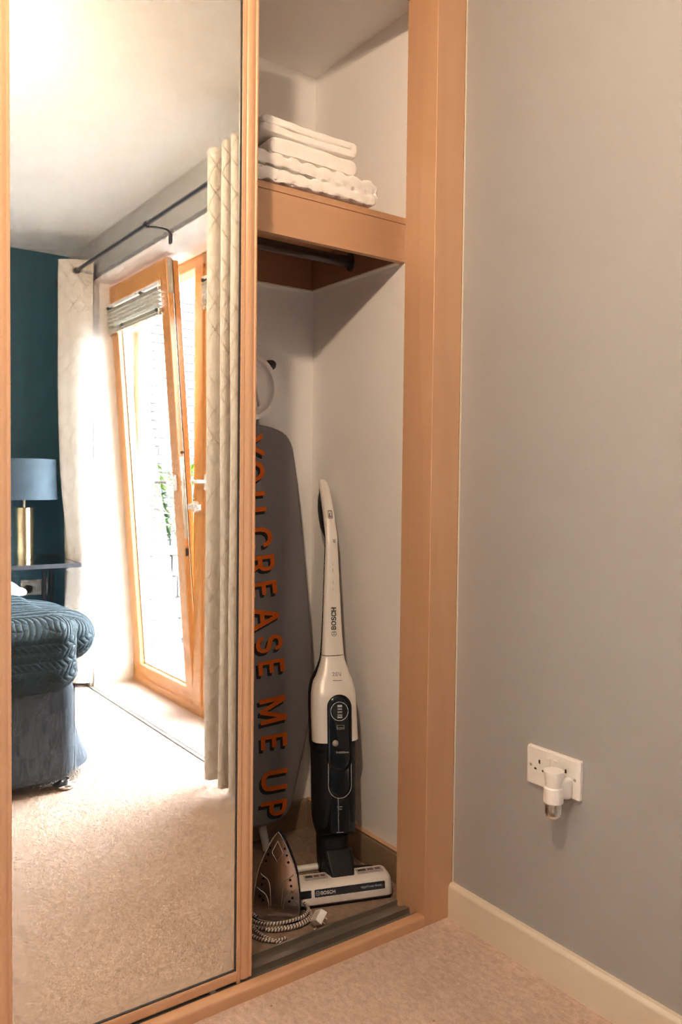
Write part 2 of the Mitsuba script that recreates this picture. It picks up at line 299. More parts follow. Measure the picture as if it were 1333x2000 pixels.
def sliding_door(x0, x1, yf, label, top=2.27):
    """Sliding mirror door, front face of its stiles at depth yf."""
    t = 'sliding_mirror_door'; n = 0
    while any(q.startswith(t+'__') for q in scene): n += 1; t = f'sliding_mirror_door_{n:03d}'
    w = .036
    prof = [(0, 0), (.0065, -.0005), (.0085, .0025), (.010, .0028), (.013, .0004), (.018, -.0012), (.024, -.0010), (.0285, .0012), (.030, .0015), (.0325, -.0005), (.0355, .0), (.036, .002), (.036, .028), (0, .028)]
    L = [(x0+q[0], yf+q[1]) for q in prof]; R = [(x1-w+q[0], yf+q[1]) for q in prof]
    add(t+'__stile', prism_z(L, .030, top), 'beech_z', 28)
    add(t+'__stile', prism_z(R, .030, top), 'beech_z', 28)
    add(t+'__stile_foot', box(x1-w, x1-w+.008, yf, yf+.012, .0248, .030), 'beech_z')
    add(t+'__bottom_rail', prism_x([(yf+.002, .030), (yf+.001, .044), (yf+.003, .050), (yf+.012, .051), (yf+.024, .051), (yf+.024, .030)], x0+w, x1-w), 'beech_x', 28)
    add(t+'__top_rail', box(x0+w, x1-w, yf+.002, yf+.024, top-.04, top, .002), 'beech_x')
    add(t+'__mirror', box(x0+w-.004, x1-w+.004, yf+.008, yf+.013, .048, top-.038), 'mirror_glass')
    add(t+'__gasket', cat(box(x1-w-.0016, x1-w, yf+.0045, yf+.0079, .051, top-.04), box(x0+w, x1-w, yf+.005, yf+.0079, .0511, .0523)), 'dark_rubber')
    for xx in (x0+.07, x1-.11):
        add(t+'__wheel', lathe([(0, -.003), (.006, -.003), (.0075, 0), (.006, .003), (0, .003)], 20, (xx+.02, yf+.0065, .0235), (0, 1, 0)), 'grey_plastic', 30)
    tag(t, label, 'sliding door'); labels[t+'__mirror'] = {'label': 'tall mirror panel'}
    return t
sliding_door(-1.0875, -.563, .028, 'sliding mirror door in a beech frame half covering the open wardrobe')
sliding_door(-1.655, -1.03, .0755, 'second mirror door on the rear track behind the front mirror door')

# ------------------------------------------------------------------ wardrobe interior
t = 'wardrobe_shelf'
add(t+'__board', box(WX0, -.001, .2185, YW-.001, 1.782, 1.7985, .0008), 'beech_x')
add(t+'__front_lip', box(WX0, -.001, .2205, .2385, 1.682, 1.7818, .0008), 'beech_x')
add(t+'__side_batten', box(-.019, -.001, .2388, YW-.002, 1.684, 1.7817, .0008), 'batten_y')
add(t+'__back_batten', box(WX0, -.0195, YW-.020, YW-.001, 1.684, 1.7817, .0008), 'batten_x')
add(t+'__edge_strip', cat(box(-.0195, -.0006, .2388, YW-.021, 1.680, 1.6838), box(WX0, -.0006, YW-.0205, YW-.0005, 1.680, 1.6838)), 'white_plastic')
tag(t, 'beech wardrobe shelf with a deep front lip carrying white towels', 'shelf')
labels[t+'__edge_strip'] = {'label': 'pale edging under the battens'}
t = 'hanging_rail'; th = np.linspace(0, 2*np.pi, 24, endpoint=False)
add(t+'__tube', prism_x([(.44+.009*math.cos(a), 1.726+.0165*math.sin(a)) for a in th], WX0+.01, -.020), 'dark_chrome', 40)
add(t+'__flange', prism_x([(.44+.016*math.cos(a), 1.726+.026*math.sin(a)) for a in th], -.026, -.0193), 'dark_chrome', 40)
tag(t, 'dark oval hanging rail under the wardrobe shelf', 'hanging rail')

def folded(key, x0, x1, y0, y1, z0, layers, th, seed, fold_right=True, dimples=False, mat='terry'):
    """Folded terry: one strip folded to and fro in x, rounded off at its folds."""
    pts = []
    for i in range(layers):
        z = z0+th*(i+.5); a, b = (x0+th*.5, x1-th*.5); wob = .0025*np.sin(np.linspace(0, 5, 12)+seed+i)
        xs = np.linspace(a, b, 12) if (i % 2 == 0) == fold_right else np.linspace(b, a, 12)
        pts += [(x, z+w) for x, w in zip(xs, wob)]
    poly = LineString(pts).buffer(th*.475, quad_segs=6, join_style=1)
    M = man(frame(prism(poly.simplify(.0004), y1-y0), [0, y0, 0], [1, 0, 0], [0, 0, 1], [0, 1, 0]))
    if M.volume() < 0: M = man(fl(unman(M)))
    m = unman(M.refine_to_length(.009)); trimesh.smoothing.filter_taubin(m, iterations=8)
    d = .005*(meshkit.fbm(m.vertices*np.array([22, 22, 40]), 3, seed)-.5)
    if dimples:
        a = np.round((m.vertices[:, 0]+.02*np.round((m.vertices[:, 2]-z0)/th-.5))/.045); off = m.vertices[:, 0]+.02*np.round((m.vertices[:, 2]-z0)/th-.5)-a*.045
        zz = np.abs(((m.vertices[:, 2]-z0)/th) % 1.0); near = np.minimum(zz, 1-zz)
        d = d-.011*np.exp(-(off/.0075)**2)*np.exp(-(near/.24)**2)*(m.vertices[:, 1] < y0+.02)
    m.vertices = m.vertices+m.vertex_normals*d[:, None]
    dz = z0-m.vertices[:, 2].min(); m.apply_translation([0, 0, dz+.0003])
    return add(key, m, mat, 40)
k = folded('bath_mat', -.66, -.104, .212, .52, 1.7985, 2, .0345, 3, True, True); tag(k, 'white dimpled bath mat folded in two at the bottom of the towel pile', 'bath mat')
k = folded('towel', -.425, -.160, .222, .50, 1.8690, 1, .040, 5, False); tag(k, 'white folded towel lying on the dimpled bath mat, under the top towel', 'towel', 'towels piled on the bath mat')
k = folded('towel', -.448, -.168, .216, .49, 1.9095, 2, .0195, 8, True); tag(k, 'white folded towel on top of the pile on the shelf', 'towel', 'towels piled on the bath mat')

# ------------------------------------------------------------------ ironing board
t = 'ironing_board'
bo = np.array([-.22716, .56, .087]); bv = unit([0, .0515, 1.0]); bu = np.array([1.0, 0, 0]); bn = unit(np.cross(bu, bv))
if bn[1] > 0: bn = -bn
half = [(0.0, 1.1735), (.0207, 1.1722), (.068, 1.1628), (.1017, 1.146), (.1211, 1.1159), (.1309, 1.0635), (.1381, 1.0109), (.1466, .9378), (.1571, .8224), (.1643, .727), (.1718, .6421), (.1781, .5462), (.1812, .4724), (.1773, .3822),
        (.1679, .2947), (.1596, .254), (.1434, .1948), (.1189, .1254), (.102, .0569), (.0832, .0198), (.049, .0035), (.019, -.0015), (0.0, -.003)]
hp = spline(half, 90)
outl = Polygon(list(map(tuple, hp))+[(-q[0], q[1]) for q in hp[::-1]]).buffer(.001).simplify(.0006)
rings = [(0.0, -.010, .010), (.0, .0, .006), (.0, .006, .0), (-.004, .0115, 0), (-.012, .0145, 0)]
slab = [prism(outl.buffer(-i), .001) for i in (0,)]
M = manifold3d.Manifold.batch_hull([man(frame(prism(outl.convex_hull.buffer(-a), .001), [0, 0, z], [1, 0, 0], [0, 1, 0], [0, 0, 1])) for a, z in ((.010, -.0125), (.003, -.010), (0, -.004), (.001, .003), (.005, .0085), (.012, .0115))])
add(t+'__cover', frame(soft(M, .02, 4), bo, bu, bv, bn), 'board_cloth', 40)
TXT = [('Y', -.0286, 1.1103), ('O', -.0268, 1.0343), ('U', -.0235, .9448), ('C', -.0051, .8413), ('R', .0037, .7644), ('E', .0091, .692), ('A', .016, .6073), ('S', .0248, .5297), ('E', .0304, .4612), ('M', .033, .3342), ('E', .0346, .2419),
       ('U', .034, .1275), ('P', .0287, .0458)]
for i, (c, u0, v0) in enumerate(TXT):
    a = math.radians(5.0 if i < 8 else (3.0 if i < 10 else -3.0 if i > 10 else 0)); rd = -math.cos(a)*bv+math.sin(a)*bu; upn = math.cos(a)*bu+math.sin(a)*bv   # reads down the board
    ctr = bo+u0*bu+v0*bv+bn*.0136
    sh = ctr-.0075*bu-.0085*bv-bn*.0003; wd = {'E': .70, 'M': .84, 'U': .84, 'P': .74, 'S': .74, 'R': .76, 'Y': .86, 'O': .78, 'C': .78}.get(c, .82)
    add(t+'__letter_shadow', word(c, .084, sh, rd*wd, upn, bn, .0003, True), 'black_print')
    add(t+'__letter', word(c, .084, ctr+bn*.0002, rd*wd, upn, bn, .0004, True), 'orange_print')
legp = lambda u, v, d: bo+u*bu+v*bv-bn*d
add(t+'__leg', tube([legp(.010, .12, .026), legp(.010, -.02, .020), np.array([-.2170, .553, .0116])], .0115, 16), 'white_plastic', 40)
add(t+'__leg', tube(spline([legp(-.10, .16, .030), legp(-.02, .8, .030), legp(.035, 1.25, .022), legp(.046, 1.352, .006)], 30), .0085, 14), 'white_plastic', 40)
add(t+'__foot_cap', cat(lathe([(0, -.017), (.0125, -.017), (.0145, -.012), (.0145, .012), (.0125, .017), (0, .017)], 24, legp(.052, 1.354, .004), bu*.9+bv*.2-bn*.3)), 'dark_rubber', 35)
# iron rest: a round tray with a wire frame beyond the wide end
rc = legp(-.030, 1.283, .0); disc = Point(0, 0).buffer(.1, quad_segs=20)
add(t+'__iron_rest', frame(cat(prism(disc.difference(disc.buffer(-.013)), .020), prism(disc.buffer(-.006), .006)), rc-bn*.006, bu, bv, bn), 'rest_white', 30)
wire = [(-.045, .066), (.018, .066), (.026, .058), (.030, .0), (.042, -.052), (.036, -.062), (-.045, -.062)]
add(t+'__rest_wire', tube([rc+a*bu+b*bv+bn*.004 for a, b in wire], .0045, 10), 'white_plastic', 40)
add(t+'__rest_pad', frame(box(-.04, .016, .046, .062, 0, .006, .002), rc-bn*.004, bu, bv, bn), 'grey_plastic')
add(t+'__rest_pad', frame(box(-.04, .032, -.060, -.040, 0, .006, .002), rc-bn*.004, bu, bv, bn), 'grey_plastic')
add(t+'__rest_arm', frame(box(-.035, .012, -.13, -.09, -.012, -.006, .002), rc, bu, bv, bn), 'warm_white_plastic')
tag(t, 'ironing board with grey cover lettered in orange leaning on the wardrobe back wall', 'ironing board')
labels[t+'__cover'] = {'label': 'grey fabric cover'}; labels[t+'__foot_cap'] = {'label': 'black rubber cap'}; labels[t+'__iron_rest'] = {'label': 'round white iron rest'}

# ------------------------------------------------------------------ cordless vacuum cleaner
t = 'vacuum_cleaner'
vu, vn = unit([.943, -.334, 0]), unit([-.334, -.943, 0])
def ctr(z):
    k = [(.03, -.163, .296), (.93, -.058, .472), (1.0, -.047, .502), (1.06, -.034, .537), (1.095, -.026, .563)]
    zz = [q[0] for q in k]; return np.array([np.interp(z, zz, [q[1] for q in k]), np.interp(z, zz, [q[2] for q in k]), z])
def body(st, off, e):
    z = np.array([q[0] for q in st]); zz = np.unique(np.concatenate([np.linspace(a, b, 9) for a, b in zip(z[:-1], z[1:])]))
    from scipy.interpolate import PchipInterpolator as PI
    A, B, O, OU = (PI(z, [q[i] for q in st])(zz) for i in (1, 2, 3, 4)); C = np.array([ctr(q) for q in zz])+O[:, None]*vn+OU[:, None]*vu
    return loft(C, vu, vn, A, B, e, 44)
dark = [(.045, .040, .032, 0, 0), (.10, .043, .034, 0, 0), (.135, .044, .036, 0, 0), (.155, .053, .046, .004, .002), (.18, .058, .052, .006, .002), (.24, .060, .056, .006, .002), (.355, .061, .058, .006, .001), (.37, .063, .060, .006, .0),
        (.44, .063, .060, .004, -.002), (.50, .062, .058, .002, -.003), (.53, .057, .052, 0, -.003), (.56, .044, .042, 0, -.001), (.60, .032, .030, 0, 0), (.66, .0275, .024, 0, 0), (.80, .0215, .019, 0, 0), (.93, .0165, .017, 0, 0)]
add(t+'__body', body(dark, 0, 2.6), 'black_plastic', 50)
def coat(st, grow=.0014):   # the white front half that wraps the dark body
    return [(z, a+grow, .56*b, o+.47*b, u) for z, a, b, o, u in st]
white = coat([(.385, .0630, .060, .0055, .0), (.44, .063, .060, .004, -.002), (.50, .062, .058, .002, -.003), (.53, .057, .052, 0, -.003), (.56, .044, .042, 0, -.001), (.60, .032, .030, 0, 0), (.604, .0315, .0295, 0, 0)])
add(t+'__shell', body(white, 0, 2.5), 'warm_white_plastic', 50)
hand = coat([(.606, .0312, .0292, 0, 0), (.66, .0275, .024, 0, 0), (.80, .0215, .019, 0, 0), (.93, .0165, .017, 0, 0)])+[(1.0, .0168, .0140, .003, 0), (1.06, .0156, .0135, 0, 0), (1.086, .0138, .0115, -.001, 0), (1.094, .0118, .009, -.0015, 0), (1.099, .0085, .006, -.002, 0), (1.1015, .003, .002, -.002, 0)]
add(t+'__handle', body(hand, 0, 2.5), 'warm_white_plastic', 50)
grip = [(.918, .008, .006, -.012, -.001), (.932, .0125, .016, -.020, -.001), (.96, .0150, .038, -.037, -.001), (1.00, .0155, .043, -.041, -.001), (1.035, .0145, .038, -.035, 0), (1.065, .0125, .022, -.018, 0), (1.090, .010, .009, -.006, 0)]
add(t+'__grip', body(grip, 0, 2.2), 'black_plastic', 50)
# front pieces sit on the shell: local u / height on the front surface at depth f
def front(z, f, u=0.0): return ctr(z)+vn*f+vu*u
ax = unit(ctr(.6)-ctr(.2)); pn = unit(vn-ax*(vn@ax)); pu = unit(np.cross(ax, pn)); pu = pu if pu@vu > 0 else -pu
capsule = LineString([(0, -.075), (0, .062)]).buffer(.0345, quad_segs=16)
Mp = manifold3d.Manifold.batch_hull([man(frame(prism(capsule.buffer(-a), .0005), [0, 0, z], [1, 0, 0], [0, 1, 0], [0, 0, 1])) for a, z in ((0, -.010), (0, .001), (.003, .0035), (.010, .0055))])
pc = front(.415, .0645, .0045)
panel = unman(Mp)
add(t+'__control_panel', frame(panel, pc, pu, ax, pn), 'gloss_black', 40)
pp = lambda a, b, d=.0062: pc+pu*a+ax*b+pn*d
ring = Point(0, 0).buffer(.0255, quad_segs=16).difference(Point(0, 0).buffer(.0238, quad_segs=16))
add(t+'__power_ring', frame(prism(ring, .0007), pp(-.002, .052), pu, ax, pn), 'silver_print')
for j, (zz, hh, ww) in enumerate(((.066, .006, .013), (.058, .0045, .013), (.050, .0045, .013), (.042, .0045, .014), (.036, .004, .014))):
    add(t+'__indicator', frame(box(-ww/2, ww/2, -hh/2, hh/2, 0, .0006), pp(-.001, zz), pu, ax, pn), 'silver_print' if j in (0, 4) else 'grey_plastic')
sq = rrect(.021, .011, .001).difference(rrect(.0185, .009, .001))
add(t+'__mode_icon', frame(cat(prism(sq, .0005), box(-.0105, .0105, -.002, -.0008, 0, .0005)), pp(.001, .010), pu, ax, pn), 'grey_plastic')
add(t+'__release_button', frame(lathe([(0, .003), (.005, .0026), (.0085, 0), (.009, -.004), (0, -.004)], 24), pp(-.014, -.032), pu, ax, pn), 'grey_plastic', 40)
add(t+'__panel_text', word('ProSilence', .0052, pp(.006, -.056), pu, ax, pn, .0004), 'silver_print')
# dust container with its window, level line and mark
bc = front(.285, .0620, .004)
win = LineString([(0, -.03), (0, .06)]).buffer(.033, quad_segs=16)
add(t+'__bin_rim', frame(prism(win.difference(win.buffer(-.0018)), .001), bc+pn*.0035+ax*.02, pu, ax, pn), 'grey_plastic')
Mb = manifold3d.Manifold.batch_hull([man(frame(prism(win.buffer(-a), .0005), [0, 0, z], [1, 0, 0], [0, 1, 0], [0, 0, 1])) for a, z in ((.002, -.012), (.002, .002), (.008, .0045))])
add(t+'__bin_window', frame(unman(Mb), bc+ax*.02, pu, ax, pn), 'gloss_black', 40)
bs = front(.21, .0605, .004)
add(t+'__dust_bin', frame(unman(hull_spheres([(-.04, -.055, -.03), (.04, -.055, -.03), (-.04, .055, -.03), (.04, .055, -.03), (-.02, -.05, -.008), (.02, -.05, -.008), (-.02, .05, -.008), (.02, .05, -.008)], [.012]*4+[.009]*4)), bs, pu, ax, pn), 'gloss_black', 40)
add(t+'__bin_highlight_ridge', frame(unman(hull_spheres([(0, -.052, 0), (0, .05, 0)], [.0016, .0016], 10)), bs+pn*.0014-pu*.004, pu, ax, pn), 'steel', 40)  # shiny ridge added to make the highlight line down the bin
add(t+'__level_mark', cat(frame(box(-.008, .008, -.0006, .0006, 0, .0004), bs+pn*.0012+ax*.012, pu, ax, pn), word('max', .0035, bs+pn*.0012+ax*.006+pu*.002, pu, ax, pn, .0004), frame(box(-.010, .010, -.0006, .0006, 0, .0004), bs+pn*.0010-ax*.053, pu, ax, pn)), 'silver_print')
# lettering on the handle: reads upwards
hax = unit(ctr(.78)-ctr(.66)); hn = unit(vn-hax*(vn@hax)); hu = unit(np.cross(hax, hn)); hu = hu if hu@vu > 0 else -hu
add(t+'__brand_text', word('BOSCH', .0135, front(.705, .0238, .001), hax, -hu, hn, .0006, True), 'dark_print')
emb = Point(0, 0).buffer(.008, quad_segs=12).difference(Point(0, 0).buffer(.0066, quad_segs=12))
bars = cat(prism(emb, .0006), box(-.0036, -.0022, -.005, .005, 0, .0006), box(.0022, .0036, -.005, .005, 0, .0006), box(-.003, .003, -.0007, .0007, 0, .0006))
add(t+'__emblem', frame(bars, front(.664, .0257, .001), hax, -hu, hn), 'grey_plastic')
for z, f, a in ((.855, .0188, .3), (.838, .0190, 1.0), (.805, .0197, 1.0), (.785, .0201, .4)): add(t+'__small_print', frame(box(-.006*a, .006*a, -.0006, .0006, 0, .0004), front(z, f, .001), hax, -hu, hn), 'grey_print')
san = unit(ctr(.56)-ctr(.54)+pn*.0); add(t+'__voltage_text', word('28V', .0105, front(.558, .0440, .004), hu, unit(hax-hn*.40), unit(hn+hax*.40), .0006, True), 'grey_print')
add(t+'__voltage_text', frame(box(-.014, .014, -.0009, .0009, 0, .0005), front(.543, .0497, .004), hu, unit(hax-hn*.4), unit(hn+hax*.4)), 'grey_print')
uax = unit(ctr(1.03)-ctr(.97)); un = unit(vn-uax*(vn@uax)); uu = unit(np.cross(uax, un)); uu = uu if uu@vu > 0 else -uu
sw = front(.998, .0172, .001)
add(t+'__switch', frame(cat(prism(rrect(.0150, .027, .005).difference(rrect(.0095, .0205, .003)), .0018)), sw, uu, uax, un), 'grey_plastic', 30)
add(t+'__switch', frame(unman(hull_spheres([(0, -.006, .0005), (0, .001, .0015)], [.0042, .0036], 14)), sw, uu, uax, un), 'steel', 40)
add(t+'__handle_button', frame(box(-.0035, .0035, -.005, .005, 0, .0012, .0005), front(.922, .0188, .006), uu, uax, un), 'grey_plastic')
# floor head
t2 = t+'__floor_head'; ho = np.array([-.1675, .2560, 0.0]); hw = .129
prof = [(.062, .006), (.068, .012), (.066, .030), (.059, .048), (.050, .0555), (.036, .059), (-.004, .0575), (-.018, .050), (-.026, .02), (-.025, .006)]
rr = [(-hw, .80), (-hw+.004, .90), (-hw+.014, 1.0), (hw-.014, 1.0), (hw-.004, .90), (hw, .80)]
pieces = []
Pm = np.array(prof); cm = np.array([.004, .006])
Vh, Fh = [], []
for x, s in rr:
    q = (Pm-cm)*np.array([s, s])+cm; Vh += [(x, a, b) for a, b in q]
npf = len(prof)
for i in range(len(rr)-1):
    for j in range(npf):
        j2 = (j+1) % npf; Fh += [[i*npf+j, i*npf+j2, (i+1)*npf+j2], [i*npf+j, (i+1)*npf+j2, (i+1)*npf+j]]
Vh += [(-hw, cm[0], .03), (hw, cm[0], .03)]
for j in range(npf):
    j2 = (j+1) % npf; Fh += [[npf*len(rr), j2, j], [npf*len(rr)+1, (len(rr)-1)*npf+j, (len(rr)-1)*npf+j2]]
hm = trimesh.Trimesh(Vh, Fh, process=False); hm.fix_normals()
H = lambda m: frame(m, ho, vu, vn, [0, 0, 1.0])
def HH(m): q = H(m); q.fix_normals(); return q
add(t2, HH(hm), 'warm_white_plastic', 32)
add(t2+'__under_tray', HH(box(-hw+.006, hw-.006, -.04, .064, .0012, .0068, .001)), 'black_plastic')
fn = unit(np.array([0, .97, .24])); fu = np.array([1.0, 0, 0]); fv = np.cross(fn, fu); fv = fv if fv[2] > 0 else -fv
W = lambda v: v[0]*vu+v[1]*vn+v[2]*np.array([0, 0, 1.0])
fo = lambda a, b, d=0: ho+W(np.array([a, .0625, .039])+fv*b+fn*(d+.0003))
hu_, hv_, hn_ = W(fu), W(fv), W(fn)
add(t2+'__logo_strip', frame(prism(rrect(.190, .0185, .0025), .0012), fo(.010, -.001), hu_, hv_, hn_), 'gloss_black')
add(t2+'__logo_strip', frame(prism(rrect(.030, .0185, .0025), .0012), fo(-.109, -.001), hu_, hv_, hn_), 'gloss_black')
add(t2+'__brand_text', word('BOSCH', .0082, fo(-.050, -.001, .0012), hu_, hv_, hn_, .0005, True), 'white_plastic')
add(t2+'__emblem', frame(bars.copy().apply_scale(.75), fo(-.077, -.001, .0012), hu_, hv_, hn_), 'silver_print')
add(t2+'__strip_text', word('HighPower Brush', .0052, fo(.068, -.001, .0012), hu_, hv_, hn_, .0004), 'silver_print')
def sticker(u0, n0, w, d, rot):
    z = .0594 if n0 > 0 else .059; o = ho+u0*vu+n0*vn+np.array([0, 0, z])
    a = math.radians(rot); su = math.cos(a)*vu+math.sin(a)*vn; sv = np.array([0, 0, 1.0])*0-vn*math.cos(a)+vu*math.sin(a); nn = np.array([0, 0, 1.0])
    tl = .11; sv = unit(sv+nn*0)
    k = add(t2+'__sticker', frame(prism(rrect(w, d, .003), .0006), o, su, sv, nn), 'grey_lilac')
    for i, (a0, b0, ww, hh, mt) in enumerate(((-w*.28, .004, w*.3, d*.34, 'dark_print'), (w*.05, .004, w*.22, d*.34, 'wine_print'), (w*.33, .004, w*.2, d*.34, 'wine_print'), (0, -d*.27, w*.8, d*.08, 'grey_print'))):
        add(k+'_print' if False else t2+'__sticker_print', frame(box(a0-ww/2, a0+ww/2, b0-hh/2, b0+hh/2, 0, .0004), o+nn*.0006, su, sv, nn), mt)
P('grey_lilac', (.42, .38, .38), .5, .4); P('wine_print', (.16, .07, .07), .5, .3)
sticker(-.072, .020, .062, .028, 0); sticker(.076, .020, .072, .028, 0)
nk = [((0, -.012, .045), .034), ((0, -.006, .062), .030)]
add(t+'__neck_joint', HH(unman(hull_spheres([(-.034, -.02, .050), (.034, -.02, .050), (-.026, .030, .057), (.026, .030, .057), (-.028, -.022, .095), (.028, -.022, .095)], [.012, .012, .005, .005, .014, .014]))), 'black_plastic', 40)
add(t2+'__rear_bar', HH(unman(hull_spheres([(-.118, -.050, .050), (-.038, -.050, .052)], [.0095, .0095], 18))), 'warm_white_plastic', 40)
add(t2+'__rear_bar', HH(unman(hull_spheres([(.100, -.034, .036), (.048, -.036, .040)], [.009, .009], 18))), 'black_plastic', 40)
for s in (-1, 1):
    add(t2+'__wheel', HH(lathe([(0, -.006), (.016, -.006), (.018, -.003), (.018, .003), (.016, .006), (0, .006)], 24, (s*.052, -.046, .0182), (1, 0, 0))), 'dark_rubber', 35)
tag(t, 'upright cordless vacuum cleaner, white front and black body, leaning in the wardrobe corner', 'vacuum cleaner')
labels[t2] = {'label': 'white floor head with black logo strip'}; labels[t+'__grip'] = {'label': 'black soft grip behind the handle'}

# ------------------------------------------------------------------ steam iron standing on its heel
t = 'steam_iron'
nh = unit([-.655, -.756, 0]); iu = unit([.756, -.655, 0]); lean = math.radians(7)
iw = math.cos(lean)*np.array([0, 0, 1.0])-math.sin(lean)*nh; inn = math.cos(lean)*nh+math.sin(lean)*np.array([0, 0, 1.0])
io = np.array([-.393, .212, .013])
sole = [(0, .212), (.008, .202), (.021, .180), (.034, .152), (.046, .120), (.0535, .080), (.057, .045), (.0575, .020), (.053, .006), (.042, .0005), (.02, -.003), (0, -.004)]
sp = spline(sole, 60); so = Polygon(list(map(tuple, sp))+[(-a, b) for a, b in sp[::-1]]).buffer(.0005).simplify(.0003)
I = lambda m, d=0.0: frame(m, io+inn*d, iu, iw, inn)
Ms = man(frame(prism(so, .006), [0, 0, -.006], [1, 0, 0], [0, 1, 0], [0, 0, 1]))
holes = [(s*x, y) for s in (-1, 1) for x, y in ((.018, .172), (.0235, .156), (.028, .140), (.0335, .098), (.0365, .084), (.039, .070), (.0405, .056), (.033, .047))]
for a, b in holes: Ms = Ms-manifold3d.Manifold.cylinder(.02, .0030, .0030, 12, True).translate([a, b, 0])
add(t+'__soleplate', I(unman(Ms)), 'steel', 20)
for s in (-1, 1):
    for gp in ([(s*.041, .112), (s*.033, .104), (s*.022, .096), (s*.017, .082), (s*.0145, .058), (s*.013, .034)], [(s*.049, .078), (s*.039, .070), (s*.028, .062), (s*.0205, .048), (s*.018, .030)]):
        add(t+'__channel_glint', I(tube(spline([(a, b, .0002) for a, b in gp], 24), .0011, 8)), 'glint_steel', 40)  # raised bright beads stand for light caught on the groove edges
add(t+'__tip_glint', I(tube(np.array([(0, .190, .0002), (.014, .162, .0002), (0, .140, .0002), (-.014, .162, .0002), (0, .190, .0002)]), .0011, 8)), 'glint_steel', 40)  # same bright bead for the glint round the tip groove
rim = [(a, b, -.0006) for a, b in sp[::2]]+[(-a, b, -.0006) for a, b in sp[::-2]]
add(t+'__sole_rim', I(tube(rim, .0014, 8)), 'glint_steel', 40)  # bright bead gives the sole its lit edge line
Mbd = manifold3d.Manifold.batch_hull([man(frame(prism(so.buffer(-a), .001), [0, -.014*(a > .02)+0.0, z], [1, 0, 0], [0, 1, 0], [0, 0, 1])) for a, z in ((-.0012, -.012), (-.0015, -.022), (.004, -.040), (.016, -.062))])
add(t+'__body', I(soft(Mbd, .012, 3)), 'black_plastic', 45)
add(t+'__heel', I(unman(hull_spheres([(-.046, -.012, -.020), (.046, -.012, -.020), (-.040, -.013, -.085), (.040, -.013, -.085), (-.048, .004, -.020), (.048, .004, -.020), (-.035, .02, -.085), (.035, .02, -.085)], [.0075]*8))), 'black_plastic', 40)
add(t+'__handle', I(tube(spline([(0, .005, -.075), (0, .02, -.102), (0, .07, -.108), (0, .13, -.095), (0, .165, -.066), (0, .172, -.05)], 30), .0135, 16)), 'black_plastic', 40)
# braided cord: wound round the heel, one end running to the plug, one loose loop end
cc = io-inn*.045; P0 = []
for i in range(0, 3*40+1):
    a = 2*math.pi*i/40+2.2; k_ = 1+.05*math.sin(3*a+1)+.055*(i/40); z = .0058+.011*(2-i/40 if i < 80 else 0)+.002*math.sin(2*a)
    q = cc+.070*k_*math.cos(a)*iu+.066*k_*math.sin(a)*nh; P0.append([q[0], q[1], max(z, .0055)])
end = P0[-1]
tail = spline([P0[-4], P0[-1], np.array([-.405, .120, .0055]), np.array([-.378, .128, .0055]), np.array([-.345, .126, .006]), np.array([-.328, .131, .010])], 40)
path = np.vstack([P0[:-4], tail])
mc, uvc = tube(path, .0042, 10, uvs=True); add(t+'__cord', mc, 'braided_cord', True, uv=uvc)
q0 = np.array(P0[2]); loop = spline([q0, q0-iu*.02+nh*.010+np.array([0, 0, -.012]), np.array([-.452, .168, .0052]), np.array([-.425, .147, .0050]), np.array([-.405, .146, .0050])], 40)
mc, uvc = tube(loop, .0042, 10, uvs=True); add(t+'__cord', mc, 'braided_cord', True, uv=uvc)
# plug lying on the carpet
pw = unit([-.62, .40, .62]); pd = np.array([.42, .42, .78]); pd = unit(pd-pw*(pd@pw)); ps = np.cross(pd, pw); po = np.array([-.326, .138, .0185])
pg = hull_spheres([(-.021, .004, -.008), (.021, .004, -.008), (-.021, .040, -.008), (.021, .040, -.008), (-.019, .006, .008), (.019, .006, .008), (-.019, .038, .008), (.019, .038, .008)], [.004]*8)
PF = lambda m: frame(m.copy().apply_scale(.78), po, ps, pd, pw)
add(t+'__plug', PF(unman(pg)), 'warm_white_plastic', 40)
add(t+'__plug__pin', PF(cat(box(-.002, .002, .030, .036, -.028, -.011), )), 'brass')
for s in (-1, 1): add(t+'__plug__pin', PF(box(s*.011-.003, s*.011+.003, .012, .016, -.026, -.011)), 'brass')
tag(t, 'steam iron standing on its heel with polished soleplate and braided cord', 'iron')
labels[t+'__soleplate'] = {'label': 'polished steel soleplate with steam holes'}; labels[t+'__cord'] = {'label': 'braided black and white cord'}; labels[t+'__plug'] = {'label': 'white three pin plug'}

# ------------------------------------------------------------------ sockets
def socket(key, o, u, n, label, blank=False):
    """Double wall socket: o = centre on the wall, u = its left-to-right direction, n = into the room."""
    u, n = np.array(u, float), np.array(n, float); w = np.array([0, 0, 1.0])
    F = lambda m: frame(m, o, u, w, n)
    Mp = manifold3d.Manifold.batch_hull([man(frame(prism(rrect(.146-2*a, .086-2*a, .004), .0004), [0, 0, z], [1, 0, 0], [0, 1, 0], [0, 0, 1])) for a, z in ((0, 0), (0, .0058), (.0012, .0082), (.0035, .0092))])
    add(key+'__plate', F(unman(Mp)), 'white_plastic', 25)
    for s in (-1, 1):
        x = s*.036
        add(key+'__pin_slot', F(box(x-.0022, x+.0022, .0085, .0165, .0092, .0100)), 'hole')
        for d in (-1, 1): add(key+'__pin_slot', F(box(x+d*.011-.0032, x+d*.011+.0032, -.0075, -.0035, .0092, .0100)), 'hole')
        add(key+'__rocker', F(box(s*.009-.0052, s*.009+.0052, .010, .029, .0092, .0122, .0012)), 'white_plastic')
        add(key+'__screw_cap', F(lathe([(0, .0006), (.003, .0004), (.0036, 0), (0, 0)], 16, (s*.0602, 0, .0096), (0, 0, 1))), 'grey_plastic', 30)
    tag(key, label, 'socket')
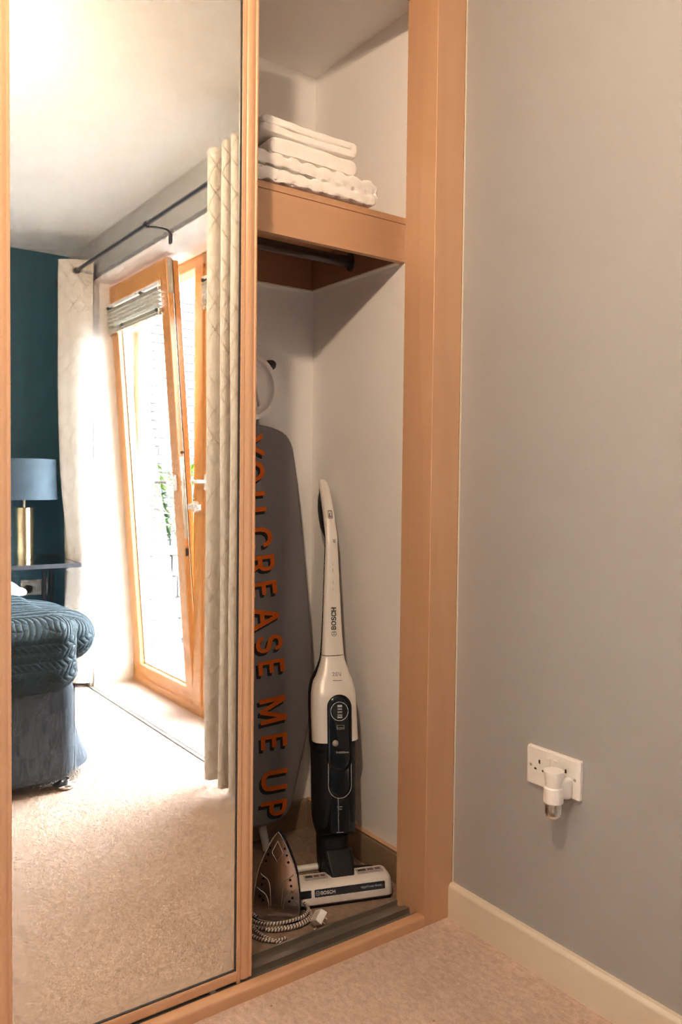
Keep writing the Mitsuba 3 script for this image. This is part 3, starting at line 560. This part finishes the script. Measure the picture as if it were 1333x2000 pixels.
socket('wall_socket', (-.0001, -.3135, .4635), (0, -1, 0), (-1, 0, 0), 'white double wall socket low on the right wall holding an air freshener')
t = 'air_freshener'; ax_, ay_, az_ = -.048, -.349, .455
add(t+'__plug_body', frame(unman(hull_spheres([(-.013, -.024, 0), (.013, -.024, 0), (-.013, .006, 0), (.013, .006, 0), (-.006, -.014, .030), (.006, -.014, .030), (-.006, .004, .030), (.006, .004, .030)], [.0095]*4+[.011]*4)), (-.0197, ay_, az_), (0, -1, 0), (0, 0, 1), (-1, 0, 0)), 'white_plastic', 40)
add(t+'__housing', lathe([(0, .032), (.014, .0325), (.0212, .031), (.0222, .028), (.0180, .006), (.0178, -.003), (.0205, -.006), (.0210, -.036), (.0195, -.038), (0, -.038)], 48, (ax_, ay_, az_)), 'white_plastic', 35)
add(t+'__bottle', lathe([(0, -.0385), (.0150, -.0385), (.0182, -.044), (.0182, -.060), (.0158, -.068), (.009, -.0735), (0, -.0745), (0, -.0723), (.008, -.0714), (.0138, -.067), (.0166, -.0595), (.0166, -.0445), (.0135, -.0405), (0, -.0405)], 48, (ax_, ay_, az_)), 'clear_glass', 35)
scene['freshener_oil'] = {'type': 'dielectric', 'int_ior': 1.36, 'ext_ior': 1.0}
add(t+'__wick', lathe([(0, -.042), (.003, -.042), (.003, -.060), (0, -.060)], 16, (ax_, ay_, az_)), 'white_plastic', 35)
tag(t, 'white plug-in air freshener with small glass bottle in the wall socket', 'air freshener')

# ------------------------------------------------------------------ ceiling lamp of the room
t = 'ceiling_lamp'; lx, ly, lz = LAMP_POS
add(t+'__rose', lathe([(0, 0), (.05, 0), (.05, -.012), (.02, -.03), (0, -.03)], 32, (lx, ly, ZC)), 'white_plastic', 35)
add(t+'__holder', lathe([(0, .112), (.004, .112), (.004, .075), (.018, .07), (.018, .032), (0, .032)], 24, (lx, ly, lz)), 'white_plastic', 35)
sph = trimesh.creation.icosphere(3, LAMP_R); sph.apply_translation(LAMP_POS)
k = add(t+'__bulb', sph, 'white_plastic', True); scene[k]['emitter'] = {'type': 'area', 'radiance': {'type': 'rgb', 'value': list(LAMP_RGB)}}
tag(t, 'small bare bulb on a short white ceiling drop near the wardrobe', 'lamp')

# ------------------------------------------------------------------ window (all depths below are seen through the mirror)
t = 'window_1'; FX0, FX1 = .222, .292; wy0, wy1 = 1.08, 2.735; ZH = 2.13
add(t+'__frame', cat(fl(box(FX0, FX1, wy1-.055, wy1, .0, ZH, .003)), fl(box(FX0, FX1, wy0, wy0+.055, .0, ZH, .003))), 'pine_z')
add(t+'__frame', fl(box(FX0, FX1, wy0+.055, wy1-.055, ZH-.055, ZH, .003)), 'pine_y')
add(t+'__sill', fl(box(FX0-.004, FX1+.02, wy0, wy1, .0, .042, .003)), 'pine_y')
add(t+'__mullion', fl(box(FX0-.002, FX1, 1.905, 1.985, .042, ZH-.055, .003)), 'pine_z')
labels[t] = {'label': 'tall varnished pine window door with one leaf tilted into the room', 'category': 'window', 'kind': 'structure'}
def sash(y0, y1, tilt, n):
    """One leaf in its own frame: x into the wall, y across, z up from its hinge line."""
    a = math.radians(tilt); key = t+('__sash' if n == 0 else f'__sash_{n:03d}'); Hh, D, S = 2.062, .066, .078
    org = np.array([FX0+.006, 0, .046]); zx = np.array([-math.sin(a), 0, math.cos(a)]); xx = np.array([math.cos(a), 0, math.sin(a)])
    Tf = lambda m: fl(frame(m, org, xx, [0, 1, 0], zx))
    def bar(y0, y1, z0, z1): return box(0, D*.55, y0, y1, z0, z1, .003), box(D*.57, D, y0+.012*(y0 > 0), y1-.0, z0, z1, .003)
    add(key, Tf(cat(box(0, D*.46, y0, y0+S, 0, Hh, .003), box(D*.52, D, y0+.010, y0+S, 0.008, Hh-.008, .003), box(0, D*.46, y1-S, y1, 0, Hh, .003), box(D*.52, D, y1-S, y1-.010, .008, Hh-.008, .003))), 'pine_z')
    add(key+'__rail', Tf(cat(box(0, D*.46, y0+S, y1-S, 0, .064, .003), box(D*.52, D, y0+S, y1-S, .008, .064, .003))), 'pine_y')
    add(key+'__rail', Tf(cat(box(0, D*.46, y0+S, y1-S, Hh-S-.01, Hh, .003), box(D*.52, D, y0+S, y1-S, Hh-S-.01, Hh-.008, .003))), 'pine_y')
    add(key+'__gasket', Tf(cat(box(D*.46, D*.52, y0+.004, y0+.02, .004, Hh-.004), box(D*.46, D*.52, y1-.02, y1-.004, .004, Hh-.004), box(D*.46, D*.52, y0+.02, y1-.02, Hh-.012, Hh-.004), box(D*.46, D*.52, y0+.02, y1-.02, .004, .012))), 'dark_rubber')
    add(key+'__pane', Tf(box(D*.48, D*.50, y0+S-.006, y1-S+.006, .06, Hh-S-.006)), 'pane_glass')
    add(key+'__bead', Tf(cat(box(D*.40, D*.60, y0+S, y0+S+.007, .064, Hh-S-.01), box(D*.40, D*.60, y1-S-.007, y1-S, .064, Hh-S-.01), box(D*.40, D*.60, y0+S, y1-S, .064, .071))), 'blind_rail')
    # lock plate, roller and corner fitting on the closing edge
    add(key+'__lock_plate', Tf(cat(box(D*.10, D*.40, y0-.0015, y0-.0001, .78, 1.16), box(D*.1, D*.44, y0-.0018, y0-.0001, Hh-.16, Hh-.005))), 'blind_rail')
    add(key+'__lock_roller', Tf(cat(lathe([(0, 0), (.006, 0), (.006, .006), (0, .006)], 16, (D*.30, y0-.0015, 1.18), (0, -1, 0)), box(D*.12, D*.3, y0-.004, y0-.0015, .70, .735))), 'dark_rubber', 30)
    hy, hd = (y0+.037, 1) if n == 0 else (y1-.037, 1); hz = 1.045; lv = .12 if n == 0 else .065
    add(key+'__handle', Tf(cat(box(-.011, -.0002, hy-.015, hy+.015, hz-.04, hz+.032, .003), lathe([(0, 0), (.0085, 0), (.0085, .042), (0, .042)], 20, (-.011, hy, hz), (-1, 0, 0)))), 'white_plastic', 35)
    add(key+'__handle__lever', Tf(unman(hull_spheres([(-.047, hy, hz), (-.050, hy+lv*hd, hz)], [.0085, .007], 16))), 'grey_plastic' if n == 0 else 'white_plastic', 40)
    labels[key+'__handle'] = {'label': 'white handle with horizontal lever'}
    # fitted blind folded up at the head of the leaf: hangs from it
    b = 'window_blind' if n == 0 else f'window_blind_{n:03d}'; ya, yb_ = y0+.055, y1-.004; zt = Hh-.100
    Bf = lambda m: Tf(m)
    add(b+'__top_rail', Bf(box(-.022, -.004, ya, yb_-.01, zt-.012, zt+.004, .002)), 'white_plastic')
    fold = []
    for i in range(9): fold.append((-.006-(.020 if i % 2 else 0), zt-.030-i*.010))
    add(b+'__pleats', Bf(frame(prism(LineString(fold).buffer(.0012), yb_-ya), [0, ya, 0], [1, 0, 0], [0, 0, 1], [0, 1, 0])), 'blind_cloth')
    add(b+'__middle_rail', Bf(box(-.024, -.005, ya, yb_, zt-.034, zt-.020, .003)), 'blind_rail')
    add(b+'__bottom_rail', Bf(cat(box(-.027, -.004, ya, yb_, zt-.138, zt-.116, .004), box(-.024, -.006, ya+.01, yb_-.01, zt-.146, zt-.136, .002))), 'blind_rail')
    for yy in (ya+.012, ya+.20+.0, yb_-.22, yb_-.03):
        add(b+'__clip', Bf(box(-.034, -.002, yy, yy+.012, zt-.132, zt-.118, .003)), 'dark_rubber') if yy in (ya+.012, yb_-.22) else add(b+'__clip', Bf(box(-.030, -.002, yy, yy+.012, zt-.022, zt-.008, .003)), 'dark_rubber')
    tag(b, 'grey pleated blind folded up on the tilted window leaf' if n == 0 else 'grey pleated blind on the closed window leaf partly hidden by the near curtain', 'blind')
sash(1.992, 2.722, 4.15, 0)
sash(1.093, 1.898, 0.0, 1)
k = add(t+'__restrictor', fl(cat(box(FX0-.034, FX0-.022, 1.862, 1.985, .960, .988, .004), box(FX0-.028, FX0-.002, 1.925, 1.94, .948, 1.00, .003))), 'white_plastic'); labels[k] = {'label': 'white restrictor bar'}

# curtain pole, curtains
t = 'curtain_pole'; px_, pz_ = -.112, 2.147
add(t+'__rod', fl(frame(lathe([(0, 0), (.0085, 0), (.0085, 2.10), (0, 2.10)], 20), [px_, .88, pz_], [1, 0, 0], [0, 0, -1], [0, 1, 0])), 'black_metal', 40)
for yy in (.87, 2.99): add(t+'__finial', fl(lathe([(0, -.020), (.008, -.018), (.016, -.010), (.018, 0), (.016, .010), (.008, .018), (0, .020)], 24, (px_, yy, pz_), (0, 1, 0))), 'black_metal', 40)
for yy in (1.745, 2.97):
    add(t+'__bracket', fl(cat(tube(spline([(px_, yy, pz_-.012), (px_+.04, yy, pz_-.004), (px_+.075, yy, pz_-.003), (-.014, yy, pz_-.008), (-.008, yy, pz_-.022), (-.006, yy, pz_-.042)], 24), .0042, 10), box(-.010, -.0005, yy-.012, yy+.012, pz_-.06, pz_-.02, .003),
        frame(lathe([(.0088, -.006), (.0125, -.006), (.0125, .006), (.0088, .006), (.0088, -.006)], 20), [px_, yy, pz_], [1, 0, 0], [0, 0, -1], [0, 1, 0]))), 'black_metal', 40)
tag(t, 'thin black curtain pole above the window', 'curtain pole')

def curtain(key, path, ztop, zbot, flare, label, seed, waist=False):
    """Cloth sheet along a folded plan path (x, mirrored depth); flare scales the folds towards the hem."""
    P2 = spline(path, 170); n, m = len(P2), 60
    s = np.concatenate([[0], np.cumsum(np.linalg.norm(np.diff(P2, axis=0), axis=1))]); mean = np.array([P2[:, 0].mean(), 0])
    zs = np.concatenate([np.linspace(ztop, pz_+.017, 5), np.linspace(pz_+.0135, pz_-.0135, 11), np.linspace(pz_-.017, zbot, 52)]); m = len(zs); V, UV = [], []
    for j, z in enumerate(zs):
        f = j/(m-1); k = 1+(flare-1)*f; x = (P2[:, 0]+.105)*k-.105; y = P2[:, 1]+(.010*np.sin(3.1*s/.1+seed)*f)
        if waist: x = np.where(x < -.075, -.075+(x+.075)*(1-.45*math.exp(-((z-.66)/.35)**2)), x)
        y = y+.012*(meshkit.fbm(np.stack([s*5, np.full(n, z*1.3), np.zeros(n)], -1), 2, seed)-.5)*min(1, 4*f)
        x = x+.010*(meshkit.fbm(np.stack([s*6, np.full(n, z*1.6), np.ones(n)], -1), 2, seed+5)-.5)*min(1, 4*f)
        V.append(np.stack([x, y, np.full(n, z)+(.006*np.sin(s*9) if j == m-1 else 0)], -1)); UV.append(np.stack([s, np.full(n, z)], -1))
    V, UV = np.array(V).reshape(-1, 3), np.array(UV).reshape(-1, 2); F = []
    hole = (np.abs(V[:, 2]-pz_) < .0145) & (np.hypot(V[:, 0]-px_, V[:, 2]-pz_) < .0155)
    for j in range(m-1):
        for i in range(n-1):
            a, b, c, d = j*n+i, j*n+i+1, (j+1)*n+i+1, (j+1)*n+i
            if not hole[[a, b, c, d]].all(): F += [[a, b, c], [a, c, d]]
    c = trimesh.Trimesh(V, F, process=False); nr = c.vertex_normals
    V2 = V-nr*.0016; N0 = len(V); F2 = [[q[0]+N0, q[2]+N0, q[1]+N0] for q in F]
    rim = [j*n for j in range(m)]+[(m-1)*n+i for i in range(1, n)]+[j*n+n-1 for j in range(m-2, -1, -1)]+[i for i in range(n-2, 0, -1)]; F3 = []
    for a, b in zip(rim, rim[1:]+rim[:1]): F3 += [[a, b, b+N0], [a, b+N0, a+N0]]
    mesh = trimesh.Trimesh(np.vstack([V, V2]), F+F2+F3, process=False)
    add(key+'__cloth', fl(mesh), 'curtain_cloth', True, uv=np.vstack([UV, UV]))
    # eyelets where the cloth crosses the pole
    for i in range(n-1):
        if (P2[i, 0]-px_)*(P2[i+1, 0]-px_) < 0:
            tg = unit(np.append(P2[i+1]-P2[i], 0)); nn = np.array([-tg[1], tg[0], 0]); o = [px_, (P2[i, 1]+P2[i+1, 1])/2, pz_]
            add(key+'__eyelet', fl(lathe([(.0115, -.003), (.0175, -.003), (.0190, 0), (.0175, .003), (.0115, .003), (.0115, -.003)], 20, o, nn)), 'dark_chrome', 35)
    tag(key, label, 'curtain')
curtain('curtain', [(-.070, 1.165), (-.112, 1.128), (-.156, 1.088), (-.152, 1.052), (-.112, 1.036), (-.076, 1.020), (-.112, 1.010), (-.150, .996), (-.148, .976), (-.112, .966), (-.076, .955), (-.112, .945), (-.150, .931), (-.146, .912), (-.112, .902),
                    (-.076, .890), (-.112, .880), (-.150, .868), (-.145, .850), (-.09, .840)], 2.222, .045, 1.02, 'beige patterned curtain hanging in front of the closed window leaf', 2)
curtain('curtain_001', [(-.030, 2.640), (-.066, 2.646), (-.112, 2.660), (-.158, 2.690), (-.184, 2.722), (-.160, 2.742), (-.108, 2.750), (-.040, 2.752), (-.030, 2.775), (-.050, 2.795), (-.090, 2.802), (-.098, 2.825), (-.088, 2.850), (-.040, 2.870), (-.032, 2.895), (-.088, 2.915), (-.098, 2.94), (-.07, 2.96)], 2.205, .045, 1.0, 'pale curtain hanging between the window recess and the teal wall', 9, True)

# ------------------------------------------------------------------ bed, bedding
t = 'bed'; bx0, bx1, by0, by1 = -1.87, -.515, 1.355, 3.12
add(t+'__divan_base', fl(unman(hull_spheres([(x, y, z) for x in (bx0+.055, bx1-.055) for y in (by0+.055, by1-.055) for z in (.087, .345)], [.055]*8, 32))), 'chenille', 40)
add(t+'__mattress', fl(unman(hull_spheres([(x, y, z) for x in (bx0+.05, bx1-.05) for y in (by0+.05, by1-.05) for z in (.43, .532)], [.045]*8))), 'white_linen', 40)
for xx in (bx1-.035, bx0+.05):
    for yy in (by0+.045, by1-.08):
        add(t+'__foot', fl(lathe([(0, .032), (.016, .032), (.018, .026), (.034, .020), (.038, .013), (.034, .004), (.026, .0006), (0, .0006)], 32, (xx, yy, 0))), 'chrome', 40)
# loose fabric skirt at the window side, flaring at its hem
V, F = [], []; ny, nz = 24, 14
for j in range(nz):
    f = j/(nz-1); z = .36-.315*f
    for i in range(ny):
        g = i/(ny-1); yv = 1.415+.55*g; fl_ = .004+.088*f**1.4*(1-math.exp(-(g/.13)**2))*math.exp(-(max(g-.5, 0)/.4)**2)+.010*f*math.sin(g*16)**2*min(1, g*4); V.append((bx1+.002+fl_, yv, z))
for j in range(nz-1):
    for i in range(ny-1):
        a = j*ny+i; F += [[a, a+1, a+ny+1], [a, a+ny+1, a+ny]]
Vv = np.array(V); V2 = Vv-np.array([.002, 0, 0]); sk = trimesh.Trimesh(np.vstack([Vv, V2]), F+[[a+len(Vv), c+len(Vv), b+len(Vv)] for a, b, c in F], process=False)
add(t+'__skirt', fl(sk), 'chenille', True)
tag(t, 'bed with charcoal chenille divan base on chrome feet', 'bed'); labels[t+'__foot'] = {'label': 'round chrome foot'}
Mq = hull_spheres([(x, y, z) for x in (bx0+.02, bx1-.075) for y in (by0+.055, 2.00) for z in (.425, .532)], [.085]*8, 28)
side = hull_spheres([(-.470, 1.56, .500), (-.452, 1.68, .492), (-.450, 2.00, .480), (-.56, 1.54, .530), (-.56, 2.00, .525)], [.078, .100, .100, .07, .07], 28)
mq = unman((Mq+side).refine_to_length(.014)); trimesh.smoothing.filter_taubin(mq, iterations=6)
wr = (meshkit.fbm(mq.vertices*np.array([4.0, 4.0, 5.0]), 3, 11)-.5)*.020+(meshkit.fbm(mq.vertices*np.array([14.0, 9.0, 12.0]), 2, 12)-.5)*.009
mq.vertices = mq.vertices+mq.vertex_normals*wr[:, None]
under = hull_spheres([(x, y, z) for x in (bx0+.048, bx1-.048) for y in (by0+.048, by1-.04) for z in (.20, .534)], [.047]*8)+hull_spheres([(x, y, z) for x in (bx0+.028, bx1-.028) for y in (by0+.028, by1-.028) for z in (.062, .36)], [.031]*8)
mq = unman(man(mq)-under)
k = add('quilt', fl(mq), 'quilt_velvet', 50); tag(k, 'dark teal velvet quilt with braided stitching draped over the foot of the bed', 'quilt')
md = soft(hull_spheres([(bx0+.06, y, .615) for y in (2.19, 3.0)]+[(-.72, y, .616) for y in (2.185, 3.0)]+[(-.500, y, .605) for y in (2.15, 3.0)], [.036]*4+[.018]*2), .015, 5, .012, 8, 6)
k = add('duvet', fl(md), 'white_linen', True); tag(k, 'white duvet on the bed behind the teal quilt', 'duvet')

# ------------------------------------------------------------------ bedside table, lamp, socket on the teal wall
t = 'bedside_table'; zt = .684
add(t+'__top', fl(box(-.50, -.142, 2.50, 3.10, zt-.016, zt, .0015)), 'smoked_glass')
add(t+'__edge', fl(cat(box(-.504, -.138, 2.494, 2.4998, zt-.020, zt+.001, .001), box(-.1418, -.136, 2.4998, 3.10, zt-.020, zt+.001, .001), box(-.506, -.5002, 2.4998, 3.10, zt-.020, zt+.001, .001))), 'black_metal')
for xx in (-.215, -.176, -.485, -.455):
    add(t+'__leg', fl(box(xx-.009, xx+.009, 2.86, 2.885, .0004, zt-.021, .002)), 'black_plastic')
add(t+'__foot_rail', fl(cat(box(-.48, -.19, 2.81, 2.86, .0004, .018, .002))), 'black_metal')
tag(t, 'bedside table with smoked glass top and black metal legs', 'table')
t = 'table_lamp'; cx, cy = -.322, 2.84
add(t+'__base', fl(lathe([(0, 0), (.0435, 0), (.0445, .002), (.0445, .262), (.043, .265), (0, .265)], 64, (cx, cy, zt+.0004))), 'brass', 30)
add(t+'__stem', fl(lathe([(0, .265), (.007, .265), (.006, .40), (0, .40)], 24, (cx, cy, zt))), 'brass', 35)
add(t+'__shade', fl(lathe([(.1655, .306), (.1675, .306), (.1645, .512), (.1625, .512), (.1655, .306)], 72, (cx, cy, zt))), 'shade_velvet', 30)
add(t+'__shade_ring', fl(cat(lathe([(.1620, .506), (.1635, .506), (.1635, .51), (.1620, .51), (.1620, .506)], 48, (cx, cy, zt)), tube([(cx-.163, cy, zt+.4), (cx+.163, cy, zt+.4)], .002, 8))), 'brass', 30)
add(t+'__flex', fl(tube(spline([(cx+.045, cy+.01, zt+.0075), (cx+.08, cy+.05, zt+.0065), (cx+.13, cy+.10, zt+.006), (cx+.168, cy+.07, zt+.0065), (cx+.176, cy+.0, zt+.0065), (cx+.1785, cy-.06, zt+.0065)], 40), .0035, 8)), 'dark_rubber', 40)
tag(t, 'table lamp with brass cylinder base and dark velvet drum shade', 'lamp')
socket('wall_socket_001', (-.193, YB+.0001, .496), (-1, 0, 0), (0, 1, 0), 'white double wall socket on the teal wall beside the bed')
t = 'mains_plug'
add(t, fl(lathe([(0, -.024), (.018, -.024), (.0205, -.018), (.0215, 0), (0, 0)], 32, (-.229, 3.146-.0104, .49), (0, 1, 0))), 'black_plastic', 35)
tag(t, 'round dark plug pushed into the socket on the teal wall', 'plug')

# ------------------------------------------------------------------ the courtyard beyond the window
struct('ground', fl(box(WT+.03, 7, -3.0, 9, -.30, -.155)), 'mortar', 'pale mortar bed under the courtyard paving')
t = 'courtyard_paving'
for i in range(7):
    for j in range(9):
        x, y = .42+i*.46, .3+j*.61
        if y > 3.6: continue
        add(t+'__slab', fl(box(x, x+.448, y, y+.598, -.155, -.118+.002*random.random(), .006)), 'stone_pale')
tag(t, 'pale stone paving slabs on the courtyard ground', 'paving')
t = 'planter_wall'; pw0 = 4.25
for r_ in range(4):
    x = .55-(.16 if r_ % 2 else 0); 
    while x < 3.4:
        w = .30+.10*random.random(); add(t+'__block', fl(box(x, x+w-.010, pw0+.004*random.random(), pw0+.20, -.118+r_*.163, -.118+r_*.163+.152, .008)), 'stone_pale'); x += w
add(t+'__coping', fl(box(.45, 3.6, pw0-.03, pw0+.24, .535, .585, .008)), 'stone_pale')
add(t+'__core', fl(box(.50, 3.5, pw0+.03, pw0+.19, -.155, .534)), 'mortar')
add(t+'__soil', fl(box(.50, 3.5, pw0+.205, pw0+.85, -.155, .50)), 'soil')
tag(t, 'low planter wall of pale stone blocks with a coping', 'wall')
t = 'courtyard_wall'; cw = 5.2
add(t+'__mortar', fl(box(.2, 4.0, cw+.012, cw+.22, -.155, 3.2)), 'mortar')
bricks = [mikit.ply(box(0, .215, 0, .10, 0, .065, .003), 'brick_white'), mikit.ply(box(0, .215, .003, .10, 0, .064, .004), 'stone_pale')]
for r_ in range(30):
    for c_ in range(10):
        x = .62+c_*.225-(.1125 if r_ % 2 else 0); z = .50+r_*.075
        b = dict(bricks[(r_*7+c_*3) % 5 == 0]); b['to_world'] = T().translate([x, Y(cw+.10), z]); add(t+'__brick', b, None)
tag(t, 'tall pale brick wall closing the courtyard behind the planter', 'wall')
t = 'garden_fence'
for i in range(6):
    add(t+'__post', fl(box(.60+i*.14, .64+i*.14, 4.95, 4.98, .45, 1.05, .004)), 'fence_grey')
tag(t, 'grey slatted trellis behind the planter', 'fence')
def shrub(key, c, h, r, n, seed, label):
    rng = np.random.default_rng(seed); a, b = [], []
    leaf = np.array([[0, 0, 0], [.3, .5, .06], [0, 1.0, 0], [-.3, .5, .06], [0, .5, -.02]]); lf = [[0, 1, 4], [1, 2, 4], [2, 3, 4], [3, 0, 4]]
    for i in range(n):
        ph, q = rng.uniform(0, 6.28), rng.uniform(0, 1)**.5; z = rng.uniform(.15, 1); rr_ = r*q*(1.1-.6*abs(z-.5)); o = np.array([c[0]+rr_*math.cos(ph), c[1]+rr_*math.sin(ph), c[2]+h*z])
        d = unit([math.cos(ph)*.8, math.sin(ph)*.8, rng.uniform(-.2, 1.1)]); s = unit(np.cross(d, [0, 0, 1.0])+rng.normal(0, .2, 3)); w = np.cross(s, d); L = rng.uniform(.05, .10)
        m = trimesh.Trimesh(o+L*(leaf[:, :1]*s+leaf[:, 1:2]*d+leaf[:, 2:]*w), lf, process=False); (a if z*.6+q*.4+rng.uniform(-.25, .25) > .55 else b).append(m)  # upper and outer leaves take the lit colour, the rest the shaded one
    k = add(key+'__foliage', fl(cat(*a)), 'leaf_lit', False); labels[k] = {'label': 'upper and outer lime leaves coloured brighter as if lit', 'kind': 'stuff'}
    k = add(key+'__foliage_001', fl(cat(*b)), 'leaf_shaded', False); labels[k] = {'label': 'inner and lower green leaves coloured darker as if shaded', 'kind': 'stuff'}
    add(key+'__stem', fl(cat(*[tube([(c[0], c[1], c[2]-.02), (c[0]+r*.5*math.cos(q), c[1]+r*.5*math.sin(q), c[2]+h*.7)], .006, 6) for q in (0, 1.6, 3.1, 4.7)])), 'soil')
    tag(key, label, 'shrub')
shrub('shrub', (1.42, 4.66, .50), .70, .26, 520, 5, 'lime green shrub growing in the stone planter outside')
